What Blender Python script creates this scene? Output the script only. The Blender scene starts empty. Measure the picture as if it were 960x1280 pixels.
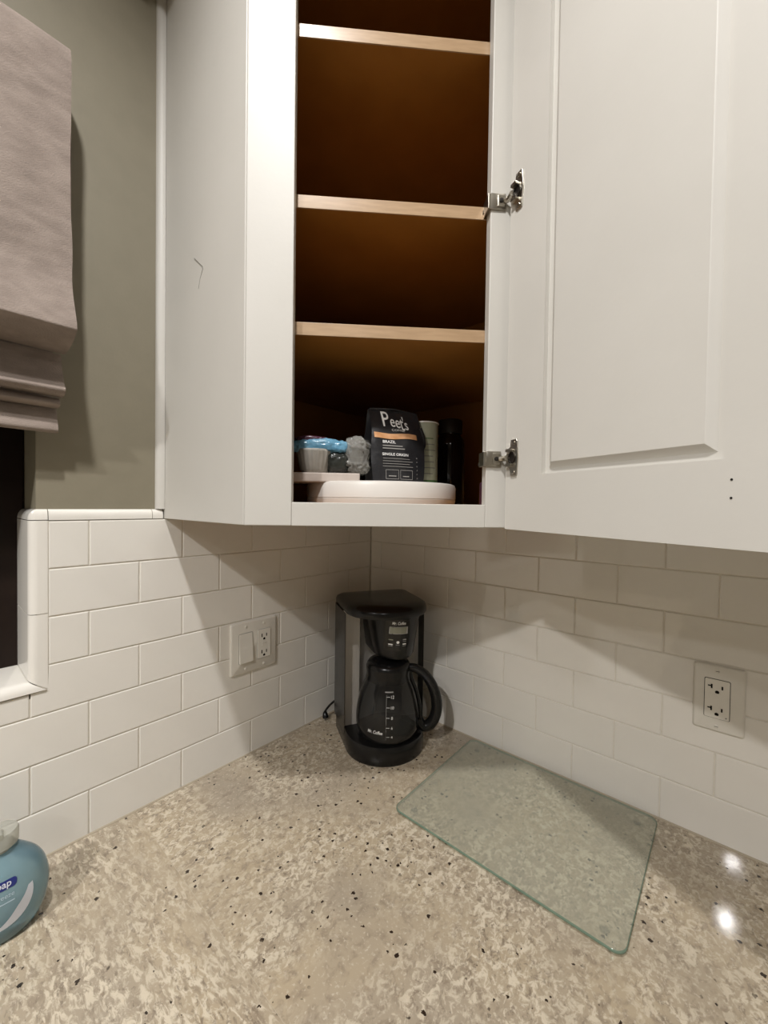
import bpy, bmesh, math, random
from mathutils import Vector, Matrix, noise

random.seed(7)
SC = bpy.context.scene
COL = SC.collection
R2 = math.sqrt(0.5)

# ---------------------------------------------------------------- camera
def make_camera():
    yaw, pitch, roll = 2.2831, -0.0189, 0.0140
    f = Vector((math.cos(yaw) * math.cos(pitch), math.sin(yaw) * math.cos(pitch), math.sin(pitch)))
    r = f.cross(Vector((0, 0, 1))).normalized()
    u = r.cross(f)
    c, s = math.cos(roll), math.sin(roll)
    rr, uu = c * r + s * u, -s * r + c * u
    cam = bpy.data.cameras.new('camera')
    cam.sensor_fit = 'HORIZONTAL'
    cam.sensor_width = 36.0
    cam.lens = 504.54 / 960 * 36.0
    cam.clip_start = 0.01
    ob = bpy.data.objects.new('camera', cam)
    COL.objects.link(ob)
    m = Matrix((rr, uu, -f)).transposed().to_4x4()
    m.translation = Vector((0.8259, -0.8980, 0.5758))
    ob.matrix_world = m
    SC.camera = ob
make_camera()

# ---------------------------------------------------------------- world, exposure
CEIL = 1.83
w = bpy.data.worlds.new('night'); SC.world = w; w.use_nodes = True
w.node_tree.nodes['Background'].inputs[0].default_value = (0.004, 0.005, 0.008, 1)
w.node_tree.nodes['Background'].inputs[1].default_value = 1.0
SC.view_settings.view_transform = 'Standard'
SC.view_settings.look = 'None'
SC.view_settings.exposure = 0.0
SC.view_settings.gamma = 1.0
SC.view_settings.use_curve_mapping = False
SC.cycles.sample_clamp_indirect = 28.0
SC.cycles.blur_glossy = 0.05        # keep lamp reflections in tile and granite crisp
# recessed ceiling lamps: x, y, lens radius, watts, label
LAMPS = [
    (0.70, -1.00, 0.060, 70, 'recessed ceiling light above the counter corner'),
    (0.85, -2.12, 0.060, 133, 'recessed ceiling light in mid room, in line with the open cabinet door'),
    (1.95, -2.18, 0.060, 52, 'recessed ceiling light near the far plain wall'),
    (0.88, -2.66, 0.060, 55, 'recessed ceiling light nearest the wall facing the kitchen corner'),
]
LAMP_COL = (1.0, 0.985, 0.975, 1)
LAMP_CONE = math.radians(156)      # can lights throw most of their light downwards
LAMP_SIZE = .032

# ---------------------------------------------------------------- materials
def P(name, col, rough=0.5, metal=0.0, spec=0.5, **kw):
    m = bpy.data.materials.new(name); m.use_nodes = True
    b = m.node_tree.nodes['Principled BSDF']
    b.inputs['Base Color'].default_value = (*col, 1)
    b.inputs['Roughness'].default_value = rough
    b.inputs['Metallic'].default_value = metal
    b.inputs['Specular IOR Level'].default_value = spec
    for k, v in kw.items():
        b.inputs[k.replace('_', ' ')].default_value = v
    return m

def nodes(m):
    return m.node_tree.nodes, m.node_tree.links, m.node_tree.nodes['Principled BSDF']

def add_noise(m, scale, c1, c2, detail=4, lo=0.35, hi=0.65, bump=0.0, bscale=None, stretch=None):
    n, l, b = nodes(m)
    tc = n.new('ShaderNodeTexCoord')
    src = tc.outputs['Object']
    if stretch:
        mp = n.new('ShaderNodeMapping'); mp.inputs['Scale'].default_value = stretch
        l.new(src, mp.inputs[0]); src = mp.outputs[0]
    t = n.new('ShaderNodeTexNoise'); t.inputs['Scale'].default_value = scale; t.inputs['Detail'].default_value = detail
    l.new(src, t.inputs['Vector'])
    r = n.new('ShaderNodeValToRGB')
    r.color_ramp.elements[0].position = lo; r.color_ramp.elements[0].color = (*c1, 1)
    r.color_ramp.elements[1].position = hi; r.color_ramp.elements[1].color = (*c2, 1)
    l.new(t.outputs['Fac'], r.inputs[0]); l.new(r.outputs[0], b.inputs['Base Color'])
    if bump:
        t2 = n.new('ShaderNodeTexNoise'); t2.inputs['Scale'].default_value = bscale or scale; t2.inputs['Detail'].default_value = 3
        l.new(src, t2.inputs['Vector'])
        bp = n.new('ShaderNodeBump'); bp.inputs['Strength'].default_value = bump; bp.inputs['Distance'].default_value = 0.002
        l.new(t2.outputs['Fac'], bp.inputs['Height']); l.new(bp.outputs[0], b.inputs['Normal'])
    return m

M = {}
M['paint'] = add_noise(P('white_cabinet_paint', (.56, .54, .495), .5), 9, (.555, .535, .49), (.57, .55, .505), bump=.04, bscale=160)
M['tile'] = add_noise(P('white_glazed_tile', (.76, .73, .67), .045, spec=.65), 12, (.755, .725, .665), (.775, .745, .685), bump=.06, bscale=14)
M['grout'] = add_noise(P('grout', (.70, .66, .58), .9, spec=.1), 60, (.67, .63, .55), (.74, .70, .62))
M['caulk'] = P('cream_caulk', (.40, .34, .25), .6)
M['taupe'] = add_noise(P('taupe_wall_paint', (.225, .200, .142), .6), 30, (.221, .196, .139), (.231, .205, .146), bump=.06, bscale=220)
M['room_wall'] = add_noise(P('beige_wall_paint', (.50, .47, .40), .7), 30, (.49, .46, .39), (.51, .48, .41))
M['ceil'] = add_noise(P('ceiling_paint', (.75, .73, .68), .8), 20, (.74, .72, .67), (.77, .75, .70))
M['floor'] = add_noise(P('floor_wood', (.12, .075, .04), .4), 8, (.09, .055, .03), (.15, .095, .055), stretch=(1, 12, 1))
M['brown'] = add_noise(P('brown_interior', (.30, .128, .022), .45), 12, (.28, .118, .020), (.32, .138, .025), stretch=(1, 1, .25))
M['maple'] = add_noise(P('maple_edge', (.42, .28, .165), .32), 30, (.39, .26, .15), (.45, .305, .18), stretch=(1, 1, 8))
M['nickel'] = P('hinge_nickel', (.46, .43, .37), .28, 1.0)
M['nickel_dark'] = P('hinge_dark', (.05, .045, .04), .35, .8)
M['black'] = add_noise(P('black_plastic', (.006, .006, .006), .24, spec=.35), 40, (.005, .005, .005), (.008, .0075, .0075))
M['black_gloss'] = P('black_gloss_plastic', (.006, .006, .006), .08)
M['black_hole'] = P('dark_slot', (.012, .010, .008), .8, spec=.1)
M['steel'] = add_noise(P('brushed_steel', (.86, .81, .74), .40, .25), 40, (.82, .77, .70), (.90, .85, .78), stretch=(30, 30, .4))
M['white_print'] = P('white_print', (.86, .85, .82), .5)
M['grey_print'] = P('grey_print', (.30, .29, .27), .5)
M['lcd'] = P('lcd_grey', (.20, .20, .15), .25)
M['plate'] = P('white_wall_plate', (.70, .67, .60), .3)
M['device'] = P('white_device_plastic', (.74, .71, .64), .25)
M['fabric'] = add_noise(P('greige_linen', (.27, .222, .190), .92, spec=.15), 26, (.24, .196, .168), (.305, .252, .217), bump=.5, bscale=420, stretch=(1, 1, 2.2))
M['window_dark'] = add_noise(P('dark_bronze_frame', (.010, .005, .003), .5, spec=.2), 20, (.009, .0045, .003), (.013, .007, .0045))
M['night_glass'] = P('night_glass', (.004, .003, .002), .04, spec=.15)
M['white_plastic'] = P('white_plastic', (.70, .66, .61), .35)
M['beige_card'] = add_noise(P('beige_card', (.50, .43, .38), .7), 40, (.47, .40, .35), (.53, .46, .41))
M['bag'] = add_noise(P('black_foil_bag', (.018, .018, .020), .30), 25, (.014, .014, .016), (.024, .024, .026), bump=.55, bscale=55)
M['orange'] = add_noise(P('copper_orange_band', (.58, .29, .13), .35), 60, (.52, .25, .10), (.68, .38, .20))
M['filter'] = add_noise(P('filter_paper', (.36, .34, .30), .8), 30, (.30, .28, .24), (.42, .40, .36))
M['blue_film'] = add_noise(P('blue_printed_film', (.12, .30, .44), .2), 40, (.09, .25, .38), (.20, .40, .54), bump=.9, bscale=70)
M['black_film'] = add_noise(P('black_printed_film', (.015, .017, .014), .25), 40, (.010, .012, .010), (.03, .032, .027), bump=.5, bscale=70)
M['purple_film'] = P('plum_printed_film', (.08, .03, .05), .3)
M['can'] = add_noise(P('pale_green_paper', (.30, .30, .20), .5), 20, (.26, .26, .16), (.36, .36, .26))
M['can_green'] = P('green_print', (.05, .11, .03), .5)
M['amber'] = P('dark_amber_glass', (.006, .003, .002), .06, spec=.35)
M['dark_lid'] = P('dark_brown_lid', (.014, .010, .007), .5)
M['navy'] = P('navy_label', (.02, .03, .16), .35)
M['label_white'] = P('label_white', (.62, .64, .70), .4)
M['label_pale'] = P('label_pale_blue', (.42, .52, .60), .4)
M['scuff'] = P('scuff_grey', (.16, .15, .13), .7)

def film(name, tint, haze_col, haze, gloss_rough=.05, fres=1.45):
    """thin clear sheet: tinted transparency + a little scattering + fresnel gloss"""
    m = bpy.data.materials.new(name); m.use_nodes = True
    n, l = m.node_tree.nodes, m.node_tree.links
    n.remove(n['Principled BSDF'])
    out = n['Material Output']
    tr = n.new('ShaderNodeBsdfTransparent'); tr.inputs[0].default_value = (*tint, 1)
    df = n.new('ShaderNodeBsdfDiffuse'); df.inputs[0].default_value = (*haze_col, 1)
    gl = n.new('ShaderNodeBsdfGlossy'); gl.inputs['Roughness'].default_value = gloss_rough
    lw = n.new('ShaderNodeLayerWeight'); lw.inputs[0].default_value = .5
    pw = n.new('ShaderNodeMath'); pw.operation = 'POWER'; pw.inputs[1].default_value = 5; l.new(lw.outputs['Facing'], pw.inputs[0])
    fr = n.new('ShaderNodeMath'); fr.operation = 'MULTIPLY_ADD'; fr.inputs[1].default_value = .9; fr.inputs[2].default_value = .04; l.new(pw.outputs[0], fr.inputs[0])
    m1 = n.new('ShaderNodeMixShader'); m1.inputs[0].default_value = haze
    m2 = n.new('ShaderNodeMixShader')
    l.new(tr.outputs[0], m1.inputs[1]); l.new(df.outputs[0], m1.inputs[2])
    l.new(fr.outputs[0], m2.inputs[0]); l.new(m1.outputs[0], m2.inputs[1]); l.new(gl.outputs[0], m2.inputs[2])
    l.new(m2.outputs[0], out.inputs[0])
    return m
M['board_glass'] = film('frosted_green_glass', (.96, .966, .945), (.66, .67, .57), .15, .12)
M['board_edge'] = film('green_glass_edge', (.45, .58, .50), (.22, .32, .25), .45, .1)
M['carafe_glass'] = film('smoky_carafe_glass', (.42, .42, .41), (.09, .09, .09), .14, .03)
M['clear_film'] = film('clear_crinkled_film', (.78, .78, .74), (.80, .78, .72), .24, .06)
M['foot_clear'] = film('clear_foot', (.985, .985, .975), (.6, .6, .55), .03)
M['cap_clear'] = film('clear_plastic_cap', (.80, .80, .76), (.62, .62, .56), .38, .1)
m = P('blue_soap', (.30, .47, .55), .10, 0, .5); M['soap'] = m
b = m.node_tree.nodes['Principled BSDF']; b.inputs['Transmission Weight'].default_value = .55; b.inputs['IOR'].default_value = 1.36

def emis(name, col, s):
    m = bpy.data.materials.new(name); m.use_nodes = True
    b = m.node_tree.nodes['Principled BSDF']
    b.inputs['Base Color'].default_value = (.8, .8, .8, 1)
    b.inputs['Emission Color'].default_value = col
    b.inputs['Emission Strength'].default_value = s
    return m

def granite(name, rot, stretch, seedoff, speck, TAN=(.42, .345, .24), TAUPE=(.345, .292, .222)):
    m = P(name, (.4, .35, .26), .05, spec=.65)
    n, l, b = nodes(m)
    tc = n.new('ShaderNodeTexCoord')
    mp = n.new('ShaderNodeMapping'); mp.inputs['Location'].default_value = seedoff; mp.inputs['Rotation'].default_value = (0, 0, rot); mp.inputs['Scale'].default_value = stretch
    l.new(tc.outputs['Object'], mp.inputs[0])
    iso = n.new('ShaderNodeMapping'); iso.inputs['Location'].default_value = seedoff
    l.new(tc.outputs['Object'], iso.inputs[0])
    def nz(scale, detail, src=mp, dist=0.0, rough=.5):
        t = n.new('ShaderNodeTexNoise'); t.inputs['Scale'].default_value = scale; t.inputs['Detail'].default_value = detail
        t.inputs['Distortion'].default_value = dist; t.inputs['Roughness'].default_value = rough
        l.new(src.outputs[0], t.inputs['Vector']); return t.outputs['Fac']
    def ramp(fac, p0, p1, c0=(0, 0, 0), c1=(1, 1, 1)):
        r = n.new('ShaderNodeValToRGB'); e = r.color_ramp.elements
        e[0].position = p0; e[0].color = (*c0, 1); e[1].position = p1; e[1].color = (*c1, 1)
        l.new(fac, r.inputs[0]); return r.outputs[0]
    def mix(fac, a, c, k='MIX'):
        x = n.new('ShaderNodeMix'); x.data_type = 'RGBA'; x.blend_type = k
        if hasattr(fac, 'links') or not isinstance(fac, (int, float)): l.new(fac, x.inputs[0])
        else: x.inputs[0].default_value = fac
        for sock, v in ((x.inputs[6], a), (x.inputs[7], c)):
            if isinstance(v, tuple): sock.default_value = (*v, 1)
            else: l.new(v, sock)
        return x.outputs[2]
    def mul(a, c):
        x = n.new('ShaderNodeMath'); x.operation = 'MULTIPLY'; l.new(a, x.inputs[0])
        if isinstance(c, (int, float)): x.inputs[1].default_value = c
        else: l.new(c, x.inputs[1])
        return x.outputs[0]
    base = mix(ramp(nz(5, 3), .38, .62), TAN, TAUPE)                                               # tan to taupe clouds
    patch = ramp(nz(7, 3), .36, .58)                                                               # smooth areas have few flecks
    base = mix(mul(ramp(nz(62, 5, dist=.5, rough=.6), .50, .66), .7), base, (.25, .20, .145))     # brown grains
    base = mix(mul(mul(ramp(nz(110, 5, dist=.7, rough=.64), .475, .585), patch), .95), base, (.62, .545, .42))   # cream flecks
    base = mix(mul(mul(ramp(nz(150, 4, dist=.5, rough=.6), .55, .66), patch), .8), base, (.20, .158, .115))
    base = mix(mul(ramp(nz(240, 3, iso, .3), .58, .70), .55), base, (.60, .53, .42))
    v = n.new('ShaderNodeTexVoronoi'); v.inputs['Scale'].default_value = 88; l.new(iso.outputs[0], v.inputs['Vector'])
    sep = n.new('ShaderNodeSeparateColor'); l.new(v.outputs['Color'], sep.inputs[0])
    keep = n.new('ShaderNodeMath'); keep.operation = 'GREATER_THAN'; keep.inputs[1].default_value = 1 - speck; l.new(sep.outputs[0], keep.inputs[0])
    size = n.new('ShaderNodeMath'); size.operation = 'MULTIPLY_ADD'; size.inputs[1].default_value = .17; size.inputs[2].default_value = .09; l.new(sep.outputs[1], size.inputs[0])
    wob = n.new('ShaderNodeMath'); wob.operation = 'MULTIPLY_ADD'; wob.inputs[1].default_value = .5; l.new(nz(330, 2, iso), wob.inputs[0]); l.new(v.outputs['Distance'], wob.inputs[2])
    off = n.new('ShaderNodeMath'); off.operation = 'SUBTRACT'; off.inputs[1].default_value = .25; l.new(wob.outputs[0], off.inputs[0])
    lt = n.new('ShaderNodeMath'); lt.operation = 'LESS_THAN'; l.new(off.outputs[0], lt.inputs[0]); l.new(size.outputs[0], lt.inputs[1])
    clus = ramp(nz(11, 2, iso), .44, .52)
    base = mix(mul(mul(lt.outputs[0], keep.outputs[0]), clus), base, (.030, .020, .014))
    l.new(base, b.inputs['Base Color'])
    bp = n.new('ShaderNodeBump'); bp.inputs['Strength'].default_value = .02; bp.inputs['Distance'].default_value = .001
    l.new(nz(30, 2), bp.inputs['Height']); l.new(bp.outputs[0], b.inputs['Normal'])
    return m
M['granite'] = granite('cream_granite', .5, (1, .8, 1), (3.1, 1.7, 0), .42)
M['granite_l'] = granite('cream_granite_streaked', -.45, (.55, 1.25, 1), (9.2, 4.1, 0), .22)

# ---------------------------------------------------------------- helpers
def thing(name, label, cat, loc=(0, 0, 0), rotz=0.0, group=None):
    o = bpy.data.objects.new(name, None); COL.objects.link(o)
    o.empty_display_size = .05
    o.location = loc; o.rotation_euler = (0, 0, rotz)
    o['label'] = label; o['category'] = cat
    if group: o['group'] = group
    return o

def xf(parent):
    """world matrix of a parent chain built only from loc + rotz"""
    m = Matrix.Identity(4)
    while parent is not None:
        m = (Matrix.Translation(parent.location) @ parent.rotation_euler.to_matrix().to_4x4()) @ m
        parent = parent.parent
    return m

def link(name, me, mat, parent=None, smooth=None, kind=None, label=None):
    o = bpy.data.objects.new(name, me); COL.objects.link(o)
    if mat is not None: me.materials.append(M[mat] if isinstance(mat, str) else mat)
    if parent is not None: o.parent = parent
    if smooth is not None:
        for p in me.polygons: p.use_smooth = True
        if smooth < 180:
            try: me.set_sharp_from_angle(angle=math.radians(smooth))
            except Exception: pass
    if kind: o['kind'] = kind
    if label: o['label'] = label
    return o

def fin(name, bm, mat, parent=None, smooth=None, kind=None, label=None, world=True):
    """bmesh -> object; geometry given in world space is moved into the parent's frame"""
    if world and parent is not None:
        bm.transform(xf(parent).inverted())
    bmesh.ops.recalc_face_normals(bm, faces=bm.faces)
    me = bpy.data.meshes.new(name); bm.to_mesh(me); bm.free()
    return link(name, me, mat, parent, smooth, kind, label)

def bevel(bm, r, seg=2, edges=None):
    if r > 0:
        bmesh.ops.bevel(bm, geom=list(edges if edges is not None else bm.edges), offset=r, segments=seg, profile=.5, affect='EDGES', clamp_overlap=True)

def box_bm(a, c, r=0, seg=2, bm=None):
    x0, x1 = sorted((a[0], c[0])); y0, y1 = sorted((a[1], c[1])); z0, z1 = sorted((a[2], c[2]))
    b2 = bmesh.new()
    bmesh.ops.create_cube(b2, size=1, matrix=Matrix.Translation(((x0 + x1) / 2, (y0 + y1) / 2, (z0 + z1) / 2)) @ Matrix.Diagonal((x1 - x0, y1 - y0, z1 - z0, 1)))
    bevel(b2, r, seg)
    if bm is None: return b2
    merge(bm, b2); return bm

def merge(bm, b2):
    me = bpy.data.meshes.new('tmp'); b2.to_mesh(me); b2.free(); bm.from_mesh(me); bpy.data.meshes.remove(me)

def prism(poly, fn, t0, t1):
    """poly = list of 2D points; fn(u,v,t) -> world point"""
    bm = bmesh.new()
    a = [bm.verts.new(fn(u, v, t0)) for u, v in poly]
    c = [bm.verts.new(fn(u, v, t1)) for u, v in poly]
    n = len(poly)
    bm.faces.new(a); bm.faces.new(c[::-1])
    for i in range(n): bm.faces.new((a[i], c[i], c[(i + 1) % n], a[(i + 1) % n]))
    return bm
ZUP = lambda u, v, t: (u, v, t)

def lathe(prof, fn=None, seg=40, cap=True):
    """prof = [(r,z)...] ; fn maps (x,y,z)->point"""
    fn = fn or (lambda x, y, z: (x, y, z))
    bm = bmesh.new(); rings = []
    for r, z in prof:
        rings.append([bm.verts.new(fn(r * math.cos(2 * math.pi * i / seg), r * math.sin(2 * math.pi * i / seg), z)) for i in range(seg)])
    for a, c in zip(rings, rings[1:]):
        for i in range(seg): bm.faces.new((a[i], a[(i + 1) % seg], c[(i + 1) % seg], c[i]))
    if cap:
        bm.faces.new(rings[0][::-1]); bm.faces.new(rings[-1])
    return bm

def loft(rings, closed_ends=True):
    bm = bmesh.new(); vr = [[bm.verts.new(p) for p in r] for r in rings]
    n = len(vr[0])
    for a, c in zip(vr, vr[1:]):
        for i in range(n): bm.faces.new((a[i], a[(i + 1) % n], c[(i + 1) % n], c[i]))
    if closed_ends:
        bm.faces.new(vr[0][::-1]); bm.faces.new(vr[-1])
    return bm

def smooth_path(pts, k=6):
    P_ = [Vector(p) for p in pts]; out = []
    for i in range(len(P_) - 1):
        p0 = P_[max(i - 1, 0)]; p1 = P_[i]; p2 = P_[i + 1]; p3 = P_[min(i + 2, len(P_) - 1)]
        for j in range(k):
            t = j / k
            out.append(.5 * ((2 * p1) + (p2 - p0) * t + (2 * p0 - 5 * p1 + 4 * p2 - p3) * t * t + (3 * p1 - p0 - 3 * p2 + p3) * t ** 3))
    out.append(P_[-1]); return out

def tube(pts, rad, seg=8, flat=1.0):
    pts = [Vector(p) for p in pts]; rings = []; prev = None
    for i, p in enumerate(pts):
        d = (pts[min(i + 1, len(pts) - 1)] - pts[max(i - 1, 0)]).normalized()
        if prev is None:
            prev = d.orthogonal().normalized()
        prev = (prev - d * prev.dot(d)).normalized(); b = d.cross(prev)
        r = rad[i] if isinstance(rad, (list, tuple)) else rad
        rings.append([p + r * (math.cos(2 * math.pi * j / seg) * prev + flat * math.sin(2 * math.pi * j / seg) * b) for j in range(seg)])
    return loft(rings)

_txt = {}
def text_bm(s, size, fn, align='CENTER', sx=1.0, sy=1.0, shear=0.0, bold=0.0, depth=.0003):
    """flat lettering; fn(u, v, t) -> world point (t = height above surface)"""
    cu = bpy.data.curves.new('txt', 'FONT'); cu.body = s; cu.size = 1; cu.align_x = align; cu.resolution_u = 3; cu.shear = shear; cu.offset = bold
    ob = bpy.data.objects.new('txt', cu); COL.objects.link(ob)
    dg = bpy.context.evaluated_depsgraph_get(); dg.update()
    me = bpy.data.meshes.new_from_object(ob.evaluated_get(dg))
    bpy.data.objects.remove(ob); bpy.data.curves.remove(cu)
    bm = bmesh.new(); bm.from_mesh(me); bpy.data.meshes.remove(me)
    for v in bm.verts:
        v.co = Vector(fn(v.co.x * size * sx, v.co.y * size * sy, depth))
    return bm

def patch(poly, fn, depth=.0003, div=0):
    """polygon decal: poly in (u,v)"""
    bm = bmesh.new()
    bm.faces.new([bm.verts.new((u, v, 0)) for u, v in poly])
    if div:
        bmesh.ops.triangulate(bm, faces=bm.faces)
        bmesh.ops.subdivide_edges(bm, edges=bm.edges, cuts=div, use_grid_fill=True)
    for v in bm.verts: v.co = Vector(fn(v.co.x, v.co.y, depth))
    return bm

def rect(u0, u1, v0, v1, r=0, k=4):
    if r <= 0: return [(u0, v0), (u1, v0), (u1, v1), (u0, v1)]
    o = []
    for cx, cy, a in ((u1 - r, v0 + r, -90), (u1 - r, v1 - r, 0), (u0 + r, v1 - r, 90), (u0 + r, v0 + r, 180)):
        for i in range(k + 1):
            t = math.radians(a + 90 * i / k); o.append((cx + r * math.cos(t), cy + r * math.sin(t)))
    return o

# ================================================================ SETTING
TH = .008                      # tile thickness; tile faces lie on x=0 and y=0
ROWS = [0.0] + [.0776 + .0774 * i for i in range(7)]        # joint heights
TOPZ = ROWS[-1]                # .542
WIN = (-1.80, -.775, .262, 1.20)   # window opening in the left wall: y0,y1,z0,z1
XR, YF = 3.3, -3.9             # far right wall, wall behind the camera
FLOOR = -.914

bm = bmesh.new()
for y0, y1, z0, z1 in ((WIN[1], 0.158, FLOOR, CEIL), (YF, WIN[0], FLOOR, CEIL), (WIN[0], WIN[1], FLOOR, WIN[2]), (WIN[0], WIN[1], WIN[3], CEIL)):
    box_bm((-.158, y0, z0), (-TH, y1, z1), bm=bm)
wall_left = fin('wall_left', bm, 'taupe', kind='structure')
wall_right = fin('wall_right', box_bm((-TH, TH, FLOOR), (XR, .158, CEIL)), 'taupe', kind='structure')
wall_far = fin('wall_far', box_bm((XR, YF, FLOOR), (XR + .15, .158, CEIL)), 'room_wall', kind='structure')
wall_back = fin('wall_back', box_bm((-.158, YF - .15, FLOOR), (XR + .15, YF, CEIL)), 'room_wall', kind='structure')
fin('floor', box_bm((-.158, YF - .15, FLOOR - .1), (XR + .15, .158, FLOOR)), 'floor', kind='structure')
fin('ceiling', box_bm((-.158, YF - .15, CEIL), (XR + .15, .158, CEIL + .1)), 'ceil', kind='structure')

# grout beds (2 mm behind the tile faces)
GD = .0016
fin('grout_bed', box_bm((-TH, -2.3, 0), (-GD, -.0, ROWS[3] + .03)), 'grout', wall_left)
fin('grout_bed', box_bm((-TH, -.775, ROWS[3] + .03), (-GD, -.0, TOPZ)), 'grout', wall_left)
fin('grout_bed', box_bm((-TH, GD, 0), (2.2, TH, TOPZ)), 'grout', wall_right)

# wall tiles, each its own piece
TL, GAP = .154, .0016
tile_cache = {}
def tile_mesh(w_, h_, side):
    key = (round(w_, 4), round(h_, 4), side)
    if key not in tile_cache:
        if side == 'L': bm = box_bm((-TH + .0005, -w_ / 2, -h_ / 2), (0, w_ / 2, h_ / 2))
        else: bm = box_bm((-w_ / 2, 0, -h_ / 2), (w_ / 2, TH - .0005, h_ / 2))
        ed = [e for e in bm.edges if all((abs(v.co.x) < 1e-6) if side == 'L' else (abs(v.co.y) < 1e-6) for v in e.verts)]
        bevel(bm, .0016, 2, ed)
        bmesh.ops.recalc_face_normals(bm, faces=bm.faces)
        me = bpy.data.meshes.new('tile'); bm.to_mesh(me); bm.free()
        me.materials.append(M['tile'])
        tile_cache[key] = me
    return tile_cache[key]
def put_tile(side, a, c, z0, z1):
    w_, h_ = c - a - GAP, z1 - z0 - GAP
    if w_ < .006 or h_ < .006: return
    o = bpy.data.objects.new('tile', tile_mesh(w_, h_, side)); COL.objects.link(o)
    if side == 'L': o.location = (0, (a + c) / 2, (z0 + z1) / 2); o.parent = wall_left
    else: o.location = ((a + c) / 2, 0, (z0 + z1) / 2); o.parent = wall_right
    k = .0022
    o.rotation_euler = (random.uniform(-k, k) if side == 'R' else 0, random.uniform(-k, k) if side == 'L' else 0, random.uniform(-k, k) * .5)
JX = -.7613                    # where field tiles stop beside the window
for i in range(7):
    z0, z1 = ROWS[i], ROWS[i + 1]
    off = -.5526 if i % 2 == 0 else -.6296
    seams = [off + TL * k for k in range(-11, 6)]
    seams = [s for s in seams if s < -.02] + [-.0008]
    for a, c in zip(seams, seams[1:]):
        if i >= 4:
            if c <= JX + .004: continue
            put_tile('L', max(a, JX), c, z0, z1)
        elif i == 3:
            if c < JX: put_tile('L', a, c, z0, .2705)
            elif a < JX:                                # notched round the sill corner
                g = GAP / 2
                poly = [(a + g, z0 + g), (c - g, z0 + g), (c - g, z1 - g), (JX + g, z1 - g), (JX + g, .2705), (a + g, .2705)]
                b2 = prism(poly, lambda u, v, t: (t, u, v), -TH + .0005, 0)
                bevel(b2, .0013, 2, [e for e in b2.edges if all(abs(v.co.x) < 1e-6 for v in e.verts)])
                fin('tile', b2, 'tile', wall_left)
            else: put_tile('L', a, c, z0, z1)
        else: put_tile('L', a, c, z0, z1)
    off = .2733 if i % 2 == 0 else .3503
    seams = [.0008] + [off + TL * k for k in range(-3, 13) if off + TL * k > .02]
    for a, c in zip(seams, seams[1:]): put_tile('R', a, c, z0, z1)

# bullnose cap, jamb strips, sill
CAPZ = .5605
def cap_profile(r=.013, k=6):
    pts = [(-TH, TOPZ + .001), (0, TOPZ + .001)]
    for i in range(k + 1):
        t = math.radians(90 * i / k); pts.append((-r + r * math.cos(t), CAPZ - r + r * math.sin(t)))
    return [(max(x, -TH - .004), z) for x, z in pts] + [(-TH, CAPZ)]
def cap_piece(y0, y1):
    pr = [(-TH, TOPZ + .001), (0, TOPZ + .001)]
    r = .0078
    for i in range(7):
        t = math.radians(90 * i / 6); pr.append((-r + r * math.cos(t), CAPZ - r * 1.6 + r * 1.6 * math.sin(t)))
    return prism(pr, lambda u, v, t: (u, t, v), y0, y1)
fin('bullnose_tile', cap_piece(JX + .0008, -.6085), 'tile', wall_left, smooth=40)
fin('bullnose_tile', cap_piece(-.6075, -.5895), 'tile', wall_left, smooth=40)
JY = -.785                     # finished jamb face
def jamb_poly(r=.012):
    p = [(-.107, -.7752), (-TH, -.7752), (-TH, JX - .0003), (0, JX - .0003)]
    for i in range(7):
        t = math.radians(90 * i / 6)
        p.append((-r + r * math.cos(t), JY + r - r * math.sin(t)))
    p.append((-.107, JY))
    return p
for z0, z1 in ((.2895, .3933), (.3945, .5425)):
    b3 = prism(jamb_poly(), ZUP, z0, z1)
    if z0 < .3:
        for v in b3.verts:
            if v.co.z < z0 + .001 and v.co.x > -.0085: v.co.z = z0 - max(0, v.co.y - JY) / .0237 * .0172
    fin('bullnose_tile', b3, 'tile', wall_left, smooth=40)
# rounded corner piece on top of the jamb
rings = []
for i in range(7):
    t = math.radians(90 * i / 6); ins = .011 * (1 - math.cos(t)); z = CAPZ - .0165 + .0165 * math.sin(t)
    ring = []
    for x, y in jamb_poly():
        x2 = min(x, 0 - ins * .65) if x > -.05 else x
        y2 = max(y, JY + ins) if y < JX - .002 and x <= 0.001 else y
        ring.append((x2, min(y2, JX - .0003), z))
    rings.append(ring)
fin('bullnose_tile', loft([[(x, y, .5437) for x, y in jamb_poly()]] + rings), 'tile', wall_left, smooth=40)
# window unit: dark frame, night pane
win = fin('window_1', box_bm((-.125, WIN[0], .255), (-.107, WIN[0] + .07, WIN[3])), 'window_dark', kind='structure')
fin('window_frame', box_bm((-.150, -.83, .262), (-.107, -.7752, WIN[3]), .003), 'window_dark', win)
fin('window_frame', box_bm((-.150, WIN[0] + .07, WIN[3] - .06), (-.107, -.83, WIN[3]), .003), 'window_dark', win)
fin('window_frame', box_bm((-.150, WIN[0] + .07, .262), (-.107, -.83, .33), .003), 'window_dark', win)
fin('pane', box_bm((-.135, WIN[0] + .07, .33), (-.130, -.83, WIN[3] - .06)), 'night_glass', win)
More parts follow.
